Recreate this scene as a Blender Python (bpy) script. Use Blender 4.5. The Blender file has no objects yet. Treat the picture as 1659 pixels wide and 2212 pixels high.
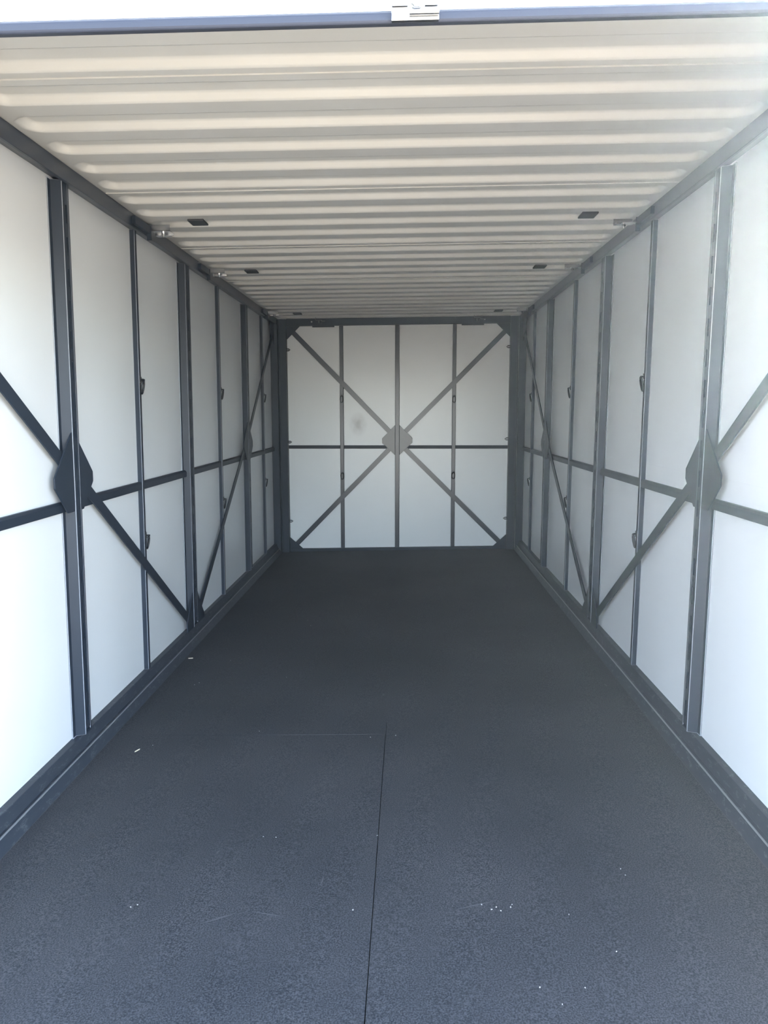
import bpy, math, random
from mathutils import Matrix, Vector, noise

random.seed(7)
scene = bpy.context.scene
COL = scene.collection

# ------------------------------------------------------------------ camera
cam_d = bpy.data.cameras.new('camera')
cam = bpy.data.objects.new('camera', cam_d)
COL.objects.link(cam)
F_PX, PITCH, YAW, ROLL = 1676.98, -0.12666, -0.02965, 0.0057
cam_d.sensor_fit = 'HORIZONTAL'
cam_d.sensor_width = 36.0
cam_d.lens = 36.0 * F_PX / 1659.0
cam_d.clip_start = 0.02
cy, sy = math.cos(YAW), math.sin(YAW)
cp, sp = math.cos(PITCH), math.sin(PITCH)
cr, sr = math.cos(ROLL), math.sin(ROLL)
RY = Matrix(((cy, -sy, 0), (sy, cy, 0), (0, 0, 1)))
RP = Matrix(((1, 0, 0), (0, cp, sp), (0, -sp, cp)))
RR = Matrix(((cr, 0, -sr), (0, 1, 0), (sr, 0, cr)))
W2C = RR @ RP @ RY                     # rows: right, forward, up
right, fwd, up = W2C[0], W2C[1], W2C[2]
m = Matrix.Identity(4)
for i in range(3):
    m[i][0] = right[i]; m[i][1] = up[i]; m[i][2] = -fwd[i]
m[0][3], m[1][3], m[2][3] = 0.08215, 0.0, 1.29481
cam.matrix_world = m
scene.camera = cam

# ------------------------------------------------------------------ world, sun, exposure
EXPOSURE = 2.36
world = bpy.data.worlds.new('daylight')
scene.world = world
world.use_nodes = True
wn = world.node_tree.nodes
wl = world.node_tree.links
bg = wn['Background']
sky = wn.new('ShaderNodeTexSky')
sky.sky_type = 'NISHITA'
sky.sun_disc = False
sky.sun_elevation = math.radians(14)
sky.sun_rotation = math.radians(-45)
sky.ozone_density = 1.8
sky.air_density = 1.0
sky.dust_density = 0.4
# thin high haze: a paler, more even sky than clean air gives
hs = wn.new('ShaderNodeHueSaturation')
hs.inputs['Saturation'].default_value = 0.45
tint = wn.new('ShaderNodeMixRGB')
tint.blend_type = 'MULTIPLY'
tint.inputs[0].default_value = 1.0
tint.inputs[2].default_value = (0.90, 0.98, 1.10, 1)
wl.new(sky.outputs[0], hs.inputs['Color'])
wl.new(hs.outputs[0], tint.inputs[1])
wl.new(tint.outputs[0], bg.inputs[0])
bg.inputs[1].default_value = 0.57

sun_d = bpy.data.lights.new('sun', 'SUN')
sun = bpy.data.objects.new('sun', sun_d)
COL.objects.link(sun)
sun_d.energy = 185.0
sun_d.angle = math.radians(0.6)
sun_d.color = (1.0, 0.96, 0.92)
# the sun stands ahead and to the right, beyond the roof of the container
az, el = math.radians(45), math.radians(14)
sdir = Vector((math.sin(az) * math.cos(el), math.cos(az) * math.cos(el), math.sin(el)))
sun.rotation_euler = sdir.to_track_quat('Z', 'Y').to_euler()

vs = scene.view_settings
vs.view_transform = 'Standard'
vs.look = 'None'
vs.exposure = EXPOSURE
vs.gamma = 1.0
vs.use_curve_mapping = False

# ------------------------------------------------------------------ dimensions (metres)
P = 1.17            # wall panels at x = -P and +P
H = 2.167           # roof sheet
ZB, ZT = 0.092, 2.129
XF = 1.102          # edge of the floor
Y0, D = 1.24, 7.373 # front and back of the container
FACE = 1.132        # inner faces of the posts

# the steel box is a little out of square: corner offsets in cm, blended linearly
CORN = [-2.577, 3.351, -1.634, 2.732, -1.996, -1.705, -0.734, 0.451, -2.494, 0.056, -0.009, 0.088, -2.063, -1.949, 3.384, 2.64, 1.026, 0.272, -0.737, -1.006, 0.843, 0.683, 0.225, 1.246]
def warp(v):
    a, b, c = (v[0] + 1.17) / 2.34, (v[1] - 1.7) / 5.6, v[2] / 2.2
    o = [0.0, 0.0, 0.0]
    n = 0
    for wa in (1 - a, a):
        for wb in (1 - b, b):
            for wc in (1 - c, c):
                for k in range(3):
                    o[k] += wa * wb * wc * CORN[n * 3 + k] * 0.01
                n += 1
    return (v[0] + o[0], v[1] + o[1], v[2] + o[2])

# ------------------------------------------------------------------ materials
def new_mat(name, base, rough=0.5, metal=0.0, spec=0.5):
    mt = bpy.data.materials.new(name)
    mt.use_nodes = True
    b = mt.node_tree.nodes['Principled BSDF']
    b.inputs['Base Color'].default_value = (*base, 1)
    b.inputs['Roughness'].default_value = rough
    b.inputs['Metallic'].default_value = metal
    b.inputs['Specular IOR Level'].default_value = spec
    return mt, mt.node_tree.nodes, mt.node_tree.links, b

def ramp(nodes, stops):
    r = nodes.new('ShaderNodeValToRGB')
    cr_ = r.color_ramp
    while len(cr_.elements) > 1:
        cr_.elements.remove(cr_.elements[-1])
    cr_.elements[0].position = stops[0][0]
    cr_.elements[0].color = (*stops[0][1], 1)
    for p_, c_ in stops[1:]:
        e = cr_.elements.new(p_)
        e.color = (*c_, 1)
    return r

def noise_tex(nodes, links, scale, detail=4, coord='Object', stretch=None):
    tc = nodes.new('ShaderNodeTexCoord')
    n = nodes.new('ShaderNodeTexNoise')
    n.inputs['Scale'].default_value = scale
    n.inputs['Detail'].default_value = detail
    src = tc.outputs[coord]
    if stretch:
        mp = nodes.new('ShaderNodeMapping')
        mp.inputs['Scale'].default_value = stretch
        links.new(src, mp.inputs[0]); src = mp.outputs[0]
    links.new(src, n.inputs['Vector'])
    return n

def bump(nodes, links, src, b, strength, dist):
    bp = nodes.new('ShaderNodeBump')
    bp.inputs['Strength'].default_value = strength
    bp.inputs['Distance'].default_value = dist
    links.new(src, bp.inputs['Height'])
    links.new(bp.outputs[0], b.inputs['Normal'])

# dark blue-grey painted steel
steel, n_, l_, b_ = new_mat('painted_steel', (0.030, 0.037, 0.050), 0.45, spec=0.22)
t = noise_tex(n_, l_, 3.0, 5)
r = ramp(n_, [(0.3, (0.012, 0.019, 0.031)), (0.7, (0.018, 0.026, 0.039))])
l_.new(t.outputs[0], r.inputs[0]); l_.new(r.outputs[0], b_.inputs['Base Color'])
t2 = noise_tex(n_, l_, 60.0, 3)
bump(n_, l_, t2.outputs[0], b_, 0.15, 0.001)

# the same paint where it is smoother and shinier
gloss, n_, l_, b_ = new_mat('glossy_painted_steel', (0.014, 0.021, 0.034), 0.28, spec=0.42)
t2 = noise_tex(n_, l_, 40.0, 3)
bump(n_, l_, t2.outputs[0], b_, 0.12, 0.001)
# highlights on the post and stud edges, painted as a paler steel
edgem, _, _, _ = new_mat('edge_highlight', (0.26, 0.28, 0.32), 0.3)
lipm, _, _, _ = new_mat('lip_highlight', (0.20, 0.21, 0.22), 0.5)  # light caught by the bottom rail's lip, put into a pale colour
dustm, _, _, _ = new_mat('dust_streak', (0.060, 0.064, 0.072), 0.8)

# the bottom rails: the same paint, scuffed
scuffed, n_, l_, b_ = new_mat('scuffed_painted_steel', (0.030, 0.037, 0.050), 0.45, spec=0.3)
t = noise_tex(n_, l_, 14.0, 9, stretch=(3.0, 1.6, 5.0))
r = ramp(n_, [(0.0, (0.018, 0.025, 0.037)), (0.60, (0.030, 0.037, 0.049)), (0.63, (0.075, 0.085, 0.095)), (0.66, (0.032, 0.039, 0.051))])
l_.new(t.outputs[0], r.inputs[0]); l_.new(r.outputs[0], b_.inputs['Base Color'])

# white laminated wall panel
panel, n_, l_, b_ = new_mat('white_wall_panel', (0.74, 0.74, 0.72), 0.30)
t = noise_tex(n_, l_, 1.3, 5)
r = ramp(n_, [(0.25, (0.59, 0.615, 0.635)), (0.75, (0.64, 0.665, 0.685))])
l_.new(t.outputs[0], r.inputs[0])
t3 = noise_tex(n_, l_, 2.4, 3)
r3 = ramp(n_, [(0.70, (0, 0, 0)), (0.80, (0.10, 0.10, 0.10))])
l_.new(t3.outputs[0], r3.inputs[0])
mx = n_.new('ShaderNodeMixRGB'); mx.inputs[2].default_value = (0.42, 0.42, 0.43, 1)
l_.new(r3.outputs[0], mx.inputs[0]); l_.new(r.outputs[0], mx.inputs[1]); # a rubbed dark smudge on the back wall, left of the centre plate
tcs = n_.new('ShaderNodeTexCoord')
mps = n_.new('ShaderNodeMapping')
mps.inputs['Location'].default_value = (0.375 * 11, -7.375 * 11, -1.19 * 8)
mps.inputs['Scale'].default_value = (11, 11, 8)
gs = n_.new('ShaderNodeTexGradient'); gs.gradient_type = 'SPHERICAL'
ns = noise_tex(n_, l_, 22.0, 5)
ms = n_.new('ShaderNodeMath'); ms.operation = 'MULTIPLY'
mt2 = n_.new('ShaderNodeMath'); mt2.operation = 'MULTIPLY'; mt2.inputs[1].default_value = 1.3; mt2.use_clamp = True
sm = n_.new('ShaderNodeMixRGB'); sm.inputs[2].default_value = (0.25, 0.25, 0.26, 1)
l_.new(tcs.outputs['Object'], mps.inputs[0]); l_.new(mps.outputs[0], gs.inputs[0])
l_.new(gs.outputs[1], ms.inputs[0]); l_.new(ns.outputs[0], ms.inputs[1]); l_.new(ms.outputs[0], mt2.inputs[0])
l_.new(mt2.outputs[0], sm.inputs[0]); l_.new(mx.outputs[0], sm.inputs[1]); l_.new(sm.outputs[0], b_.inputs['Base Color'])
t4 = noise_tex(n_, l_, 2.2, 2)
bump(n_, l_, t4.outputs[0], b_, 0.25, 0.01)

# white painted pressed roof sheet
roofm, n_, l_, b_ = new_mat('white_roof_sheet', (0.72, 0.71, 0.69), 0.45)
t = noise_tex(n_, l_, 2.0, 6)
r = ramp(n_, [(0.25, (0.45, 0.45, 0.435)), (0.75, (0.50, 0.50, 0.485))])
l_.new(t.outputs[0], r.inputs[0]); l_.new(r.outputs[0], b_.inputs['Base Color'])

# black rubbery floor covering
floorm, n_, l_, b_ = new_mat('black_floor_board', (0.03, 0.033, 0.038), 0.7, spec=0.25)
t = noise_tex(n_, l_, 260.0, 3)
r = ramp(n_, [(0.38, (0.015, 0.019, 0.024)), (0.66, (0.066, 0.070, 0.076))])
l_.new(t.outputs[0], r.inputs[0])
t5 = noise_tex(n_, l_, 1.4, 6)
r5 = ramp(n_, [(0.35, (0.80, 0.82, 0.86)), (0.7, (1.25, 1.2, 1.2))])
l_.new(t5.outputs[0], r5.inputs[0])
mu = n_.new('ShaderNodeMixRGB'); mu.blend_type = 'MULTIPLY'; mu.inputs[0].default_value = 1.0
l_.new(r.outputs[0], mu.inputs[1]); l_.new(r5.outputs[0], mu.inputs[2])
# pale scuffs and specks of dust
t6 = noise_tex(n_, l_, 26.0, 9, stretch=(1.0, 0.35, 1.0))
r6 = ramp(n_, [(0.735, (0, 0, 0)), (0.79, (0.5, 0.5, 0.5))])
l_.new(t6.outputs[0], r6.inputs[0])
mx6 = n_.new('ShaderNodeMixRGB'); mx6.inputs[2].default_value = (0.16, 0.165, 0.17, 1)
l_.new(r6.outputs[0], mx6.inputs[0]); l_.new(mu.outputs[0], mx6.inputs[1])
l_.new(mx6.outputs[0], b_.inputs['Base Color'])
t7 = noise_tex(n_, l_, 500.0, 2)
bump(n_, l_, t7.outputs[0], b_, 0.5, 0.001)

zinc, _, _, _ = new_mat('zinc_plated_metal', (0.52, 0.53, 0.55), 0.22, 1.0)
blackpad, _, _, _ = new_mat('dark_rubber_pad', (0.020, 0.024, 0.030), 0.6)
hookm, _, _, _ = new_mat('black_oxide_wire', (0.012, 0.015, 0.020), 0.4, 0.3)
doorm, _, _, _ = new_mat('white_door_curtain', (0.85, 0.85, 0.84), 0.45)
doorbar, _, _, _ = new_mat('blue_grey_door_bar', (0.018, 0.022, 0.036), 0.5, spec=0.3)
chip, _, _, _ = new_mat('pale_wood', (0.62, 0.55, 0.44), 0.7)
paper, _, _, _ = new_mat('pale_scrap', (0.42, 0.42, 0.42), 0.7)
ground, n_, l_, b_ = new_mat('pale_concrete', (0.30, 0.26, 0.21), 0.9)
t = noise_tex(n_, l_, 0.6, 8)
r = ramp(n_, [(0.3, (0.064, 0.055, 0.040)), (0.7, (0.078, 0.068, 0.050))])
l_.new(t.outputs[0], r.inputs[0]); l_.new(r.outputs[0], b_.inputs['Base Color'])

# ------------------------------------------------------------------ mesh helpers
class MB:
    """collects faces for ONE mesh object (ideal coordinates; warped on build)"""
    def __init__(self):
        self.v, self.f, self.s = [], [], []
    def box(self, x0, x1, y0, y1, z0, z1):
        x0, x1 = sorted((x0, x1)); y0, y1 = sorted((y0, y1)); z0, z1 = sorted((z0, z1))
        n = len(self.v)
        self.v += [(x0, y0, z0), (x1, y0, z0), (x1, y1, z0), (x0, y1, z0), (x0, y0, z1), (x1, y0, z1), (x1, y1, z1), (x0, y1, z1)]
        self.f += [tuple(n + i for i in q) for q in ((0, 3, 2, 1), (4, 5, 6, 7), (0, 1, 5, 4), (1, 2, 6, 5), (2, 3, 7, 6), (3, 0, 4, 7))]
        return self
    def prism(self, pts, axis, a, b):
        """closed polygon pts (2-D) swept along axis from a to b"""
        n = len(self.v); k = len(pts)
        def put(p, t):
            if axis == 0: return (t, p[0], p[1])
            if axis == 1: return (p[0], t, p[1])
            return (p[0], p[1], t)
        self.v += [put(p, a) for p in pts] + [put(p, b) for p in pts]
        for i in range(k):
            j = (i + 1) % k
            self.f.append((n + i, n + j, n + k + j, n + k + i))
        self.f.append(tuple(n + i for i in reversed(range(k))))
        self.f.append(tuple(n + k + i for i in range(k)))
        return self
    def tube(self, path, r, seg=8, closed=False, caps=True):
        n0 = len(self.v); path = [Vector(p) for p in path]; k = len(path)
        for i, p in enumerate(path):
            if closed: d = path[(i + 1) % k] - path[i - 1]
            else: d = path[min(i + 1, k - 1)] - path[max(i - 1, 0)]
            d.normalize()
            up_ = Vector((0, 0, 1)) if abs(d.z) < 0.9 else Vector((0, 1, 0))
            a = d.cross(up_).normalized(); b = d.cross(a).normalized()
            for j in range(seg):
                t_ = 2 * math.pi * j / seg
                self.v.append(tuple(p + r * (math.cos(t_) * a + math.sin(t_) * b)))
        rings = k if closed else k - 1
        for i in range(rings):
            for j in range(seg):
                a0 = n0 + i * seg + j; a1 = n0 + i * seg + (j + 1) % seg
                b0 = n0 + ((i + 1) % k) * seg + j; b1 = n0 + ((i + 1) % k) * seg + (j + 1) % seg
                self.f.append((a0, b0, b1, a1))
        if caps and not closed:
            self.f.append(tuple(n0 + j for j in range(seg)))
            self.f.append(tuple(n0 + (k - 1) * seg + j for j in reversed(range(seg))))
        return self
    def build(self, name, mat, parent=None, bevel=0.0, smooth=False, do_warp=True, segs=2, edge=None):
        me = bpy.data.meshes.new(name)
        vv = [warp(q) for q in self.v] if do_warp else self.v
        me.from_pydata(vv, [], self.f)
        import bmesh
        bm = bmesh.new(); bm.from_mesh(me)
        bmesh.ops.recalc_face_normals(bm, faces=bm.faces)
        bm.to_mesh(me); bm.free()
        me.materials.append(mat)
        if smooth:
            for p_ in me.polygons: p_.use_smooth = True
        o = bpy.data.objects.new(name, me)
        COL.objects.link(o)
        if parent is not None: o.parent = parent
        if bevel:
            md = o.modifiers.new('bevel', 'BEVEL')
            md.width = bevel; md.segments = segs; md.limit_method = 'ANGLE'; md.angle_limit = math.radians(40)
            if edge is not None:
                me.materials.append(edge); md.material = 1
        return o

def box(name, mat, parent, *a, bevel=0.0):
    return MB().box(*a).build(name, mat, parent, bevel)

def structure(name):
    o = bpy.data.objects.new(name, None)
    COL.objects.link(o)
    o['kind'] = 'structure'
    return o

def tag(o, label, cat, group=None):
    o['label'] = label; o['category'] = cat
    if group: o['group'] = group
    return o

def place(src, loc, parent, first, rz=0.0, flip=False):
    """src itself the first time, then a linked copy with copies of its children"""
    def cp_(o, par):
        c = o.copy(); COL.objects.link(c); c.parent = par
        for ch in list(o.children): cp_(ch, c)
        return c
    o = src if first else cp_(src, parent)
    o.parent = parent
    o.location = warp(loc)
    o.rotation_euler = (0, 0, rz)
    return o

# ------------------------------------------------------------------ outside ground
gm = MB().box(-30, 30, -30, 40, -0.42, -0.30)
g = gm.build('ground', ground, None, do_warp=False)
g['kind'] = 'structure'

# ------------------------------------------------------------------ floor
floor = structure('floor')
def floor_panel(x0, x1, y0, y1):
    return box('floor_panel', floorm, floor, x0, x1, y0, y1, -0.025, 0.0)
floor_panel(-XF, 0.0128, Y0, 2.999)
floor_panel(0.0152, XF, Y0, 3.119)
floor_panel(-XF, 0.0139, 3.0005, D - 0.02)
floor_panel(0.0141, XF, 3.1195, D - 0.02)
box('subfloor', steel, floor, -P - 0.03, P + 0.03, Y0, D + 0.04, -0.30, -0.026)

# ------------------------------------------------------------------ side walls
POSTS = {'A': (2.755, 0.055), 'C': (4.284, 0.085), 'E': (5.925, 0.060)}
STUDS = [1.95, 3.567, 5.142, 6.715]

def hat_post(s, y, w, wall):
    """hat section post: near flange, flank, slotted face, flank, flange"""
    z0, z1 = ZB, ZT - 0.012
    fl, sl, t_ = 0.022, 0.016, 0.004
    ya, yb = y + fl, y + fl + sl           # foot and shoulder of the near flank
    yc, yd = yb + w, yb + w + sl
    ye = yd + fl
    mb = MB()
    x0, x1 = s * P, s * FACE
    tt = s * t_
    # flanges and flanks as one bent sheet
    for pts in ([(x0, y), (x0, ya), (x1, yb), (x1, yb + 0.012), (x1 + tt, yb + 0.012), (x1 + tt, yb + 0.0045), (x0 - tt, ya + 0.0045), (x0 - tt, y)],
                [(x0, ye), (x0, yd), (x1, yc), (x1, yc - 0.012), (x1 + tt, yc - 0.012), (x1 + tt, yc - 0.0045), (x0 - tt, yd - 0.0045), (x0 - tt, ye)]):
        # keep the polygon simple: outer line then inner line
        o_ = pts[:4]; i_ = pts[4:]
        mb.prism(o_ + i_, 2, z0, z1)
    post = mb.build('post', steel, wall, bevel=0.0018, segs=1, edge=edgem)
    # slotted face strip between the shoulders
    fb = MB()
    a, b = yb + 0.0121, yc - 0.0121
    c = (a + b) / 2
    sw = 0.006
    fb.box(x1, x1 + tt, a, c - sw, z0 + 0.02, z1)
    fb.box(x1, x1 + tt, c + sw, b, z0 + 0.02, z1)
    z = z0 + 0.05
    prev = z0 + 0.02
    while z < z1 - 0.09:
        fb.box(x1, x1 + tt, c - sw, c + sw, prev, z)
        prev = z + 0.062
        z += 0.108
    fb.box(x1, x1 + tt, c - sw, c + sw, prev, z1)
    face = fb.build('slotted_face', steel, post)
    cb = MB().box(x1, x0, yb + 0.004, yc - 0.004, z0, z0 + 0.012)
    cb.build('end_cap', steel, post, bevel=0.003)
    return post

def tube_stud(s, y, wall, zcut):
    mb = MB().box(s * P, s * (P - 0.023), y, y + 0.027, ZB, ZT - 0.004)
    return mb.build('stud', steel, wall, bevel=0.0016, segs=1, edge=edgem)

def brace(s, ya, za, yb, zb, wall, w=0.048):
    d = Vector((yb - ya, zb - za)).normalized()
    n = Vector((-d.y, d.x)) * w / 2
    pts = [(ya + n.x, za + n.y), (yb + n.x, zb + n.y), (yb - n.x, zb - n.y), (ya - n.x, za - n.y)]
    return MB().prism(pts, 0, s * 1.1465, s * 1.1405).build('brace', steel, wall, bevel=0.001)

def plate(s, pts, wall, name='gusset_plate', x0=1.1400, x1=1.1345):
    return MB().prism(pts, 0, s * x0, s * x1).build(name, steel, wall, bevel=0.001)

def bottom_rail(s, wall):
    q = [(P + 0.03, -0.02), (P + 0.03, ZB), (1.143, ZB), (1.134, 0.050), (1.134, 0.046), (1.118, 0.046), (1.1195, 0.041), (1.1025, 0.0), (1.1025, -0.02)]
    return MB().prism([(s * a, b) for a, b in q], 1, Y0 + 0.02, D - 0.02).build('bottom_rail', scuffed, wall, bevel=0.002)


def rail_lips(s, wall):
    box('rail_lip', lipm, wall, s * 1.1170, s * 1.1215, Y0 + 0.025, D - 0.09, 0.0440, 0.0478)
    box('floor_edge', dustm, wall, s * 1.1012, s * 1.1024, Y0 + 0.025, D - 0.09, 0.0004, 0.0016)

def top_rail(s, wall):
    q = [(P + 0.03, 2.20), (P + 0.03, 2.127), (P, 2.127), (1.128, 2.120), (1.128, 2.113), (1.123, 2.113), (1.123, 2.107), (1.111, 2.107), (1.111, 2.164), (1.150, 2.164), (1.150, 2.20)]
    return MB().prism([(s * a, b) for a, b in q], 1, Y0 + 0.02, D - 0.02).build('top_rail', gloss, wall, bevel=0.0015)

# wire lashing ring on a small welded eye, hangs on the stud face (built once, copied)
def make_ring():
    mb = MB()
    mb.box(-0.009, 0.009, -0.006, 0.0, 0.020, 0.052)
    mb.tube([(0.0, -0.002, 0.036), (0.0, -0.014, 0.036), (0.004, -0.020, 0.036), (0.010, -0.021, 0.034)], 0.0045, 8)
    o = mb.build('lashing_ring', hookm, None, do_warp=False)
    rg = MB()
    pts = []
    for i in range(20):
        a = 2 * math.pi * i / 20
        zz = (0.036 if math.sin(a) > 0 else 0.036) * math.sin(a) * 1.0
        pts.append((0.016 * math.cos(a), -0.014 - 0.006 * math.sin(a), zz - 0.002))
    rg.tube(pts, 0.0048, 8, closed=True)
    r_ = rg.build('ring', hookm, o, do_warp=False, smooth=True)
    for q in (o.data, r_.data):
        for v_ in q.vertices: v_.co = v_.co * 0.86
    return o
ring0 = make_ring()
ring_used = [False]
def ring(parent, loc, rz):
    o = place(ring0, loc, parent, not ring_used[0], rz)
    ring_used[0] = True
    return o

# zinc tab with a screw at the edge of the roof (built once, copied)
def make_tab():
    mb = MB()
    # L-shaped tab hanging under the roof sheet, pointing to +x
    mb.box(0.0, 0.085, -0.030, -0.027, 0.0, 0.028)
    mb.box(0.0, 0.085, -0.030, 0.030, 0.0, 0.003)
    mb.box(0.0, 0.070, 0.030, 0.060, -0.008, -0.005)
    mb.box(0.0, 0.085, 0.027, 0.031, -0.008, 0.003)
    o = mb.build('roof_tab', zinc, None, do_warp=False, bevel=0.0008)
    sc = MB()
    ring_ = [(0.008 * math.cos(2 * math.pi * k / 8), 0.008 * math.sin(2 * math.pi * k / 8)) for k in range(8)]
    sc.prism([(0.045 + a, 0.0 + b) for a, b in ring_], 2, -0.012, 0.001)
    sc.prism([(0.045 + a * 0.5, 0.0 + b * 0.5) for a, b in ring_], 2, -0.020, -0.012)
    sc.build('screw', zinc, o, do_warp=False)
    return o
tab0 = make_tab()
tab_used = [False]
def tab(parent, loc, rz):
    o = place(tab0, loc, parent, not tab_used[0], rz)
    tab_used[0] = True
    return o

def side_wall(s, name):
    wall = structure(name)
    # the white panels, one per bay, upper and lower, with a lap joint above the mid rail
    zl = 1.045 if s > 0 else 0.985
    ys = [Y0 + 0.02, 1.95 + 0.0135, POSTS['A'][0] + 0.065, 3.58, POSTS['C'][0] + 0.08, 5.155, POSTS['E'][0] + 0.068, 6.728, D + 0.005]
    for a, b in zip(ys[:-1], ys[1:]):
        box('wall_panel', panel, wall, s * (P + 0.0012), s * (P + 0.022), a + 0.001, b - 0.001, ZB - 0.03, zl)
        box('wall_panel', panel, wall, s * P, s * (P + 0.020), a + 0.001, b - 0.001, zl + 0.0005, ZT + 0.02)
    box('outer_skin', panel, wall, s * (P + 0.023), s * (P + 0.030), Y0, D + 0.03, -0.02, 2.20)
    bottom_rail(s, wall)
    top_rail(s, wall)
    rail_lips(s, wall)
    zm0, zm1 = (0.9615, 0.9985) if s < 0 else (0.9365, 0.9715)
    # mid rail: an angle, one length per bay between the posts
    def rail(a, b):
        q = [(s * P, zm0), (s * (P - 0.021), zm0), (s * (P - 0.021), zm1 - 0.008), (s * (P - 0.012), zm1), (s * P, zm1)]
        MB().prism(q, 1, a, b).build('mid_rail', steel, wall, bevel=0.001)
    A, C, E = (POSTS[k][0] for k in 'ACE')
    rail(Y0 + 0.1, A + 0.024); rail(A + POSTS['A'][1] + 0.052, C + 0.024); rail(C + POSTS['C'][1] + 0.052, E + 0.024); rail(E + POSTS['E'][1] + 0.052, D - 0.07)
    for k in 'ACE':
        hat_post(s, *POSTS[k], wall)
    dz = 0.0 if s < 0 else -0.028
    for i, y in enumerate(STUDS):
        st = tube_stud(s, y, wall, 0)
        for zz in (1.436 + dz, 0.714 + dz):
            ring(st, (s * (P - 0.023), y + 0.013, zz), math.pi / 2 if s < 0 else -math.pi / 2)
    # corner posts
    box('corner_post', steel, wall, s * (P + 0.001), s * 1.105, D - 0.135, D - 0.074, 0.02, 2.15, bevel=0.003)
    box('corner_post', steel, wall, s * (P + 0.001), s * 1.105, Y0 + 0.021, Y0 + 0.09, 0.02, 2.15, bevel=0.003)
    # hubs, braces and gussets
    hz = 1.073 if s < 0 else 1.045
    for hy, pk in ((A + 0.0, 'A'), (E + 0.0, 'E')):
        y_, w_ = POSTS[pk]
        c = y_ + 0.038 + w_ / 2 - 0.018
        ws, we = y_ + 0.0395, y_ + 0.038 + w_ - 0.0015   # sides of the post face
        for sg in (-1, 1):
            e = ws if sg < 0 else we
            q = [(e, hz + 0.020 + 0.165 - abs(e - c)), (e, hz - 0.115), (c + sg * 0.068, hz - 0.115), (c + sg * 0.165, hz - 0.018), (c + sg * 0.165, hz + 0.020)]
            plate(s, q, wall)
    hA = A + 0.048
    hE = E + 0.048
    brace(s, 1.36, 2.055, A + 0.030, 1.102 + dz, wall)
    brace(s, A + 0.10, 1.076 + dz * 0.9, C + 0.028, 0.115, wall)
    brace(s, E + 0.020, 1.100 + dz, C + 0.135, 0.125, wall)
    brace(s, E + 0.105, 1.160 + dz, D - 0.14, 2.035, wall)
    yb, yc = C + 0.0395, C + 0.038 + 0.085 - 0.0015
    plate(s, [(yb, 0.30), (yb, ZB), (C - 0.085, ZB), (C - 0.085, 0.145)], wall)
    plate(s, [(yc, 0.30), (yc, ZB), (C + 0.275, ZB), (C + 0.262, 0.13), (C + 0.19, 0.205)], wall)
    plate(s, [(D - 0.136, 2.12), (D - 0.136, 1.93), (D - 0.30, 2.02), (D - 0.34, 2.12)], wall)
    plate(s, [(Y0 + 0.092, 2.12), (Y0 + 0.092, 1.93), (Y0 + 0.25, 2.02), (Y0 + 0.30, 2.12)], wall)
    # clamp blocks on the top rail with their zinc tabs
    for yk in (3.655, 4.735, 6.70):
        bl = MB().box(s * 1.1108, s * 1.094, yk - 0.22, yk - 0.02, 2.118, 2.150)
        bl.box(s * 1.1108, s * 1.090, yk - 0.026, yk - 0.018, 2.090, 2.152)
        bl.build('clamp_block', steel, wall, bevel=0.0015)
        tb = tab(wall, (s * 1.088, yk, 2.128), 0.0 if s < 0 else math.pi)
    return wall

wall_left = side_wall(-1, 'wall_left')
wall_right = side_wall(1, 'wall_right')

# ------------------------------------------------------------------ back wall
wb = structure('wall_back')
xs = [-1.15, -0.526, -0.005, 0.525, 1.15]
for a, b in zip(xs[:-1], xs[1:]):
    box('wall_panel', panel, wb, a + 0.001, b - 0.001, D + 0.001, D + 0.02, -0.01, 0.985)
    box('wall_panel', panel, wb, a + 0.001, b - 0.001, D, D + 0.019, 0.9855, 2.15)
box('outer_skin', panel, wb, -P - 0.02, P + 0.02, D + 0.021, D + 0.03, -0.02, 2.20)
for s in (-1, 1):
    cpst = MB().box(s * 1.105, s * 1.034, D - 0.073, D, 0.0, 2.16)
    cpst.box(s * 1.169, s * 1.106, D - 0.073, D, 0.0, 2.16)
    cpst.box(s * 1.104, s * 1.094, D - 0.082, D - 0.073, 0.02, 2.12)
    po = cpst.build('corner_post', steel, wb, bevel=0.002)
    for zz in (1.885, 1.04, 0.295):
        lp = MB().tube([(s * 1.036, D - 0.050, zz + 0.010), (s * 1.012, D - 0.050, zz + 0.008), (s * 1.000, D - 0.050, zz), (s * 1.012, D - 0.050, zz - 0.008), (s * 1.036, D - 0.050, zz - 0.010)], 0.0042, 8)
        lp.build('tie_loop', hookm, po, smooth=True)
box('sill', steel, wb, -1.034, 1.034, D - 0.04, D, -0.01, 0.026, bevel=0.002)
hd = MB().box(-1.033, 1.033, D - 0.055, D, 2.100, 2.164)
hd.build('header', steel, wb, bevel=0.002)
box('header_lip', steel, wb, -1.033, 1.033, D - 0.060, D - 0.0555, 2.098, 2.112)
for i, x in enumerate((-0.526, -0.005, 0.525)):
    w = 0.020 if i == 1 else 0.0175
    st = box('stud', gloss, wb, x - w, x + w, D - (0.034 if i == 1 else 0.023), D, 0.0265, 2.0995, bevel=0.0035)
    if i != 1:
        for zz in (1.432 - 0.015 * (i == 2), 0.715 - 0.010 * (i == 2)):
            ring(st, (x, D - 0.023, zz), 0.0)
for a, b in ((-1.033, -0.5445), (-0.5075, -0.026), (0.016, 0.5065), (0.5435, 1.033)):
    za = 0.988 - (a + 0.7) * 0.014
    zb_ = 0.988 - (b + 0.7) * 0.014
    q = [(a, za - 0.0155), (b, zb_ - 0.0155), (b, zb_ + 0.0155), (a, za + 0.0155)]
    MB().prism(q, 1, D - 0.018, D).build('mid_rail', steel, wb, bevel=0.002)
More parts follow.
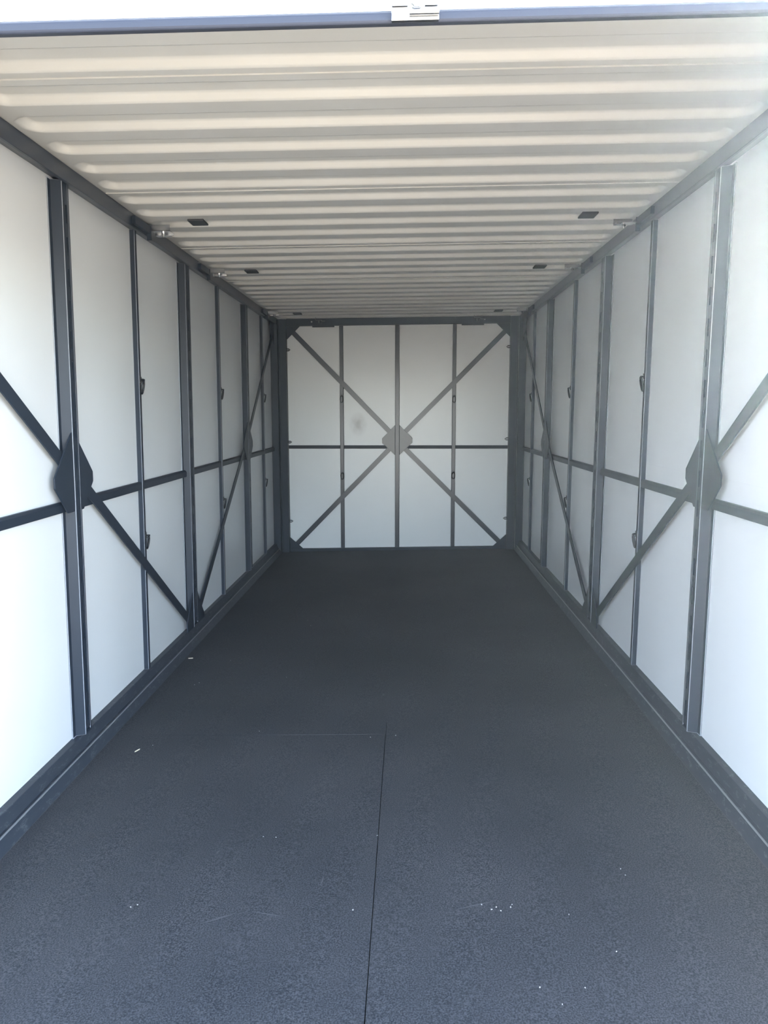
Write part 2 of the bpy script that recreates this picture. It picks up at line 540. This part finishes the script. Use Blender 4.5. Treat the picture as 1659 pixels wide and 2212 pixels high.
def back_brace(x0, z0, x1, z1, w=0.044):
    d = Vector((x1 - x0, z1 - z0)).normalized(); n = Vector((-d.y, d.x)) * w / 2
    q = [(x0 + n.x, z0 + n.y), (x1 + n.x, z1 + n.y), (x1 - n.x, z1 - n.y), (x0 - n.x, z0 - n.y)]
    MB().prism(q, 1, D - 0.0298, D - 0.0238).build('brace', gloss, wb, bevel=0.001)
hx, hzb = -0.005, 1.045
back_brace(-0.985, 2.055, hx - 0.045, hzb + 0.05)
back_brace(0.995, 2.035, hx + 0.045, hzb + 0.045)
back_brace(-0.985, 0.055, hx - 0.045, hzb - 0.055)
back_brace(0.995, 0.040, hx + 0.045, hzb - 0.055)
for sg in (-1, 1):
    e = hx + sg * 0.0203
    q = [(e, hzb + 0.140), (hx + sg * 0.075, hzb + 0.082), (hx + sg * 0.142, hzb + 0.016), (hx + sg * 0.142, hzb - 0.028), (hx + sg * 0.10, hzb - 0.065), (e, hzb - 0.142)]
    if sg < 0: q = q[::-1]
    MB().prism(q, 1, D - 0.0335, D - 0.0300).build('gusset_plate', gloss, wb, bevel=0.001)
    # four corner gussets
    for q in ([(sg * 1.033, 1.976), (sg * 1.033, 2.0995), (sg * 0.906, 2.0995)], [(sg * 1.033, 0.140), (sg * 1.033, 0.0265), (sg * 0.906, 0.0265)]):
        MB().prism(q, 1, D - 0.036, D - 0.0305).build('gusset_plate', steel, wb, bevel=0.001)
for s in (-1, 1):
    box('clamp_block', steel, wb, s * 0.79, s * 0.585, D - 0.058, D - 0.0555, 2.083, 2.112)
    box('clamp_block', steel, wb, s * 0.745, s * 0.700, D - 0.075, D - 0.0605, 2.113, 2.150, bevel=0.002)
    tab(wb, (s * 0.72, D - 0.082, 2.134), -math.pi / 2)
    sc = MB().prism([(s * 0.795 + 0.007 * math.cos(k * math.pi / 4), 2.133 + 0.007 * math.sin(k * math.pi / 4)) for k in range(8)], 1, D - 0.062, D - 0.0555)
    sc.build('screw', zinc, wb)

# ------------------------------------------------------------------ roof
ceiling = structure('ceiling')
PER, GW, GD, GS, GX, GR = 0.2075, 0.1275, 0.024, 0.015, 1.093, 0.055
def rib_h(x, y):
    """height of the pressed groove at (x, y)"""
    k = round((y - 2.01125) / PER)
    yc = 2.01125 + k * PER
    qx, qy = abs(x) - (GX - GR), abs(y - yc) - (GW / 2 - GR)
    dd = math.hypot(max(qx, 0), max(qy, 0)) + min(max(qx, qy), 0) - GR
    t_ = min(1, max(0, -dd / GS))
    return GD * t_ * t_ * (3 - 2 * t_)
xl = [-1.165, -1.12, -1.10]
x = -1.094
while x < -0.985: xl.append(x); x += 0.006
xl += [-0.98, -0.94, -0.7, -0.35, 0.0]
xl = xl + [-v for v in reversed(xl[:-1])]
seams = [1.07, 2.109, 3.148, 4.187, 5.226, 6.265, 7.304, 7.40]
for i, (a, b) in enumerate(zip(seams[:-1], seams[1:])):
    a0 = max(a, Y0 - 0.005)
    yl = [a0]
    k0 = int(round((a - 2.01125) / PER)) - 1
    for k in range(k0, k0 + 9):
        yc = 2.01125 + k * PER
        for o_ in (-GW / 2 - 0.004, -GW / 2, -GW / 2 + 0.005, -GW / 2 + 0.010, -GW / 2 + 0.015, -GW / 2 + 0.020, -GW / 2 + 0.025, -GW / 2 + 0.030, -0.015, 0.015,
                   GW / 2 - 0.030, GW / 2 - 0.025, GW / 2 - 0.020, GW / 2 - 0.015, GW / 2 - 0.010, GW / 2 - 0.005, GW / 2, GW / 2 + 0.004):
            yy = yc + o_
            if a0 + 0.003 < yy < b - 0.003: yl.append(yy)
    yl.append(b)
    yl.append(b + 0.012)
    mb = MB()
    nx = len(xl)
    for y in yl:
        lift = 0.003 if y > b + 0.001 else 0.0
        for x in xl:
            mb.v.append((x, y, H + lift + (rib_h(x, y) if y <= b else 0.0)))
    for j in range(len(yl) - 1):
        for q in range(nx - 1):
            mb.f.append((j * nx + q, j * nx + q + 1, (j + 1) * nx + q + 1, (j + 1) * nx + q))
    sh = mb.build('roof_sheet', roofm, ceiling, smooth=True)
    # a small turned-down lip at the near edge, facing the doorway
    if i: box('seam_lip', roofm, sh, -1.11, 1.11, a - 0.0015, a + 0.0004, H - 0.0040, H - 0.0002)
# outer roof skin that closes the roof above the pressed sheets
box('outer_roof', panel, ceiling, -P - 0.03, P + 0.03, Y0, D + 0.03, 2.202, 2.212)
# dark pads stuck to the roof between the grooves
for yk in (3.625, 4.87, 6.945):
    for s in (-1, 1):
        box('roof_pad', blackpad, ceiling, s * 0.875 - 0.036, s * 0.875 + 0.036, yk - 0.047, yk + 0.047, H - 0.009, H - 0.0005, bevel=0.002)

# ------------------------------------------------------------------ roll-up door, raised
YD = 1.25
door = bpy.data.objects.new('roller_shutter', None)
COL.objects.link(door)
door.location = (0.0, YD - 0.02, 1.90)
tag(door, 'raised white roller shutter with blue-grey bottom bar and latch above the container mouth', 'shutter')
def inv_parent(o): 
    o.parent = door
    o.matrix_parent_inverse = Matrix.Translation(door.location).inverted()
    return o
z = 1.8925
while z < 2.30:
    z2 = z + 0.075
    sl = MB().prism([(YD - 0.010, z), (YD + 0.006, z), (YD + 0.006, z2 - 0.004), (YD + 0.002, z2), (YD - 0.006, z2), (YD - 0.010, z2 - 0.004)], 0, -1.15, 1.15)
    inv_parent(sl.build('slat', doorm, None))
    z = z2 + 0.0004
bar = MB().prism([(YD - 0.016, 1.8720), (YD - 0.004, 1.8720), (YD - 0.004, 1.8915), (YD - 0.012, 1.8915), (YD - 0.018, 1.8860), (YD - 0.018, 1.8760)], 0, -1.15, 1.15)
inv_parent(bar.build('bottom_bar', doorbar, None, bevel=0.002))
lt = MB()
lt.box(0.040, 0.110, YD - 0.026, YD - 0.0185, 1.871, 1.890)
lt.box(0.040, 0.064, YD - 0.032, YD - 0.0185, 1.8905, 1.902)
lt.box(0.088, 0.108, YD - 0.032, YD - 0.0185, 1.8905, 1.902)
lt.tube([(0.066, YD - 0.030, 1.880), (0.110, YD - 0.030, 1.880)], 0.004, 8)
lt.tube([(0.070, YD - 0.031, 1.893), (0.074, YD - 0.031, 1.889), (0.080, YD - 0.031, 1.889), (0.084, YD - 0.031, 1.893)], 0.003, 8)
inv_parent(lt.build('latch', zinc, None, bevel=0.001))

# ------------------------------------------------------------------ haze volume added to give the veil of lens glare
hazem = bpy.data.materials.new('glare_haze')
hazem.use_nodes = True
hn = hazem.node_tree.nodes
hn.remove(hn['Principled BSDF'])
vsn = hn.new('ShaderNodeVolumeScatter')
vsn.inputs['Color'].default_value = (0.78, 0.90, 1.0, 1)
vsn.inputs['Density'].default_value = 0.0135
vsn.inputs['Anisotropy'].default_value = 0.92
hazem.node_tree.links.new(vsn.outputs[0], hn['Material Output'].inputs['Volume'])
hz_ = MB().box(-4.0, 4.0, -3.0, 8.5, -0.29, 3.2).build('haze', hazem, None, do_warp=False)
tag(hz_, 'thin haze added to imitate lens glare, sunlit before the open end of the container', 'haze')
hz_['kind'] = 'stuff'

# ------------------------------------------------------------------ small debris on the floor
def splinter(name, loc, ln, w, h, rz, mat, label, cat, group=None):
    mb = MB()
    q = [(-ln / 2, -w * 0.2), (-ln * 0.3, -w / 2), (ln * 0.35, -w * 0.45), (ln / 2, 0.0), (ln * 0.3, w / 2), (-ln * 0.4, w * 0.4)]
    mb.prism(q, 2, 0.0, h)
    o = mb.build(name, mat, None, do_warp=False)
    o.location = warp(loc)
    o.location.z += 0.0004
    o.rotation_euler = (0, 0, rz)
    tag(o, label, cat, group)
    return o
splinter('wood_splinter', (-0.955, 2.850, 0), 0.030, 0.004, 0.003, 1.15, chip, 'pale wood splinter lying on the black floor near the left wall, closest of all', 'splinter')
splinter('wood_splinter', (-1.072, 4.02, 0), 0.026, 0.008, 0.003, 0.2, chip, 'tan wood sliver by the foot of the left bottom rail, mid-way along', 'splinter')
CR = 'tiny pale crumb '
for x, y, a, lb in (
        (-0.91, 2.90, 0.3, CR + 'just behind the wood splinter near the left wall'),
        (-0.935, 3.60, 0.0, 'nearer of two tiny pale crumbs near the left rail, beyond the splinter'),
        (-0.92, 3.63, 0.8, 'farther of two tiny pale crumbs near the left rail, beyond the splinter'),
        (-0.844, 3.977, 0.4, CR + 'on the floor right of the tan sliver at the left rail'),
        (-0.63, 1.874, 0.9, 'larger of two pale crumbs side by side on the front left floor'),
        (-0.615, 1.884, 0.2, 'smaller of two pale crumbs side by side on the front left floor'),
        (-0.534, 4.787, 0.0, CR + 'far back on the left half of the floor'),
        (-0.50, 4.66, 0.3, CR + 'second farthest on the left half of the floor'),
        (-0.50, 3.70, 0.6, CR + 'alone on the mid-left floor behind the cross seam'),
        (0.011, 2.232, 0.1, CR + 'lying right on the lengthwise floor seam'),
        (0.516, 1.857, 0.5, CR + 'just right of the crumb cluster'),
        (-0.508, 3.033, 0.3, CR + 'at the left end of the cross seam'),
        (-0.046, 2.968, 0.8, CR + 'at the right end of the cross seam, left of the lengthwise seam'),
        (0.055, 2.985, 0.2, CR + 'just right of where the floor seams meet'),
        (-0.34, 2.224, 0.3, 'left one of a pair of pale crumbs left of the lengthwise seam'),
        (-0.30, 2.22, 0.8, 'right one of a pair of pale crumbs left of the lengthwise seam'),
        (0.298, 1.895, 0.7, CR + 'at the left end of the crumb cluster'),
        (0.322, 1.875, 0.1, ''), (0.335, 1.885, 0.3, ''), (0.345, 1.870, 0.9, ''), (0.372, 1.885, 0.5, ''),
        (0.377, 1.896, 0.2, CR + 'at the right end of the crumb cluster'),
        (-0.038, 1.869, 0.4, CR + 'left of the lengthwise seam near the front'),
        (0.60, 1.72, 0.1, CR + 'on the front right floor, rightmost of the nearest four'),
        (0.50, 1.60, 0.8, CR + 'on the front right floor, second from right of the nearest four'),
        (0.44, 1.55, 0.5, CR + 'nearest to the viewer on the front right floor'),
        (0.40, 1.60, 0.2, CR + 'on the front right floor, leftmost of the nearest four'),
        (0.70, 2.06, 0.4, 'farther of two pale crumbs towards the right wall'),
        (0.705, 2.03, 0.9, 'nearer of two pale crumbs towards the right wall')):
    sz = random.uniform(0.0030, 0.0052)
    if not lb: lb = 'tiny pale crumb inside the small cluster right of the lengthwise floor seam'
    splinter('debris_crumb', (x, y, 0), sz, sz * 0.6, 0.0015, a * 3, paper, lb, 'crumb', 'crumbs scattered on the black floor')
# dusty streaks on the floor boards and the pale line along the cross seam
def streak(x0, y0, x1, y1, w):
    d = Vector((x1 - x0, y1 - y0)); n = Vector((-d.y, d.x)).normalized() * w / 2
    MB().prism([(x0, y0), (x0 + d.x * 0.5 + n.x, y0 + d.y * 0.5 + n.y), (x1, y1), (x0 + d.x * 0.5 - n.x, y0 + d.y * 0.5 - n.y)], 2, 0.0, 0.0006).build('dust_streak', dustm, floor)
streak(-0.47, 2.9975, -0.06, 2.9975, 0.0022)
streak(-0.425, 1.808, -0.345, 1.852, 0.006)
streak(-0.300, 1.86, -0.215, 1.84, 0.004)
streak(0.23, 1.875, 0.34, 1.915, 0.004)
streak(-0.135, 1.975, -0.130, 2.02, 0.004)
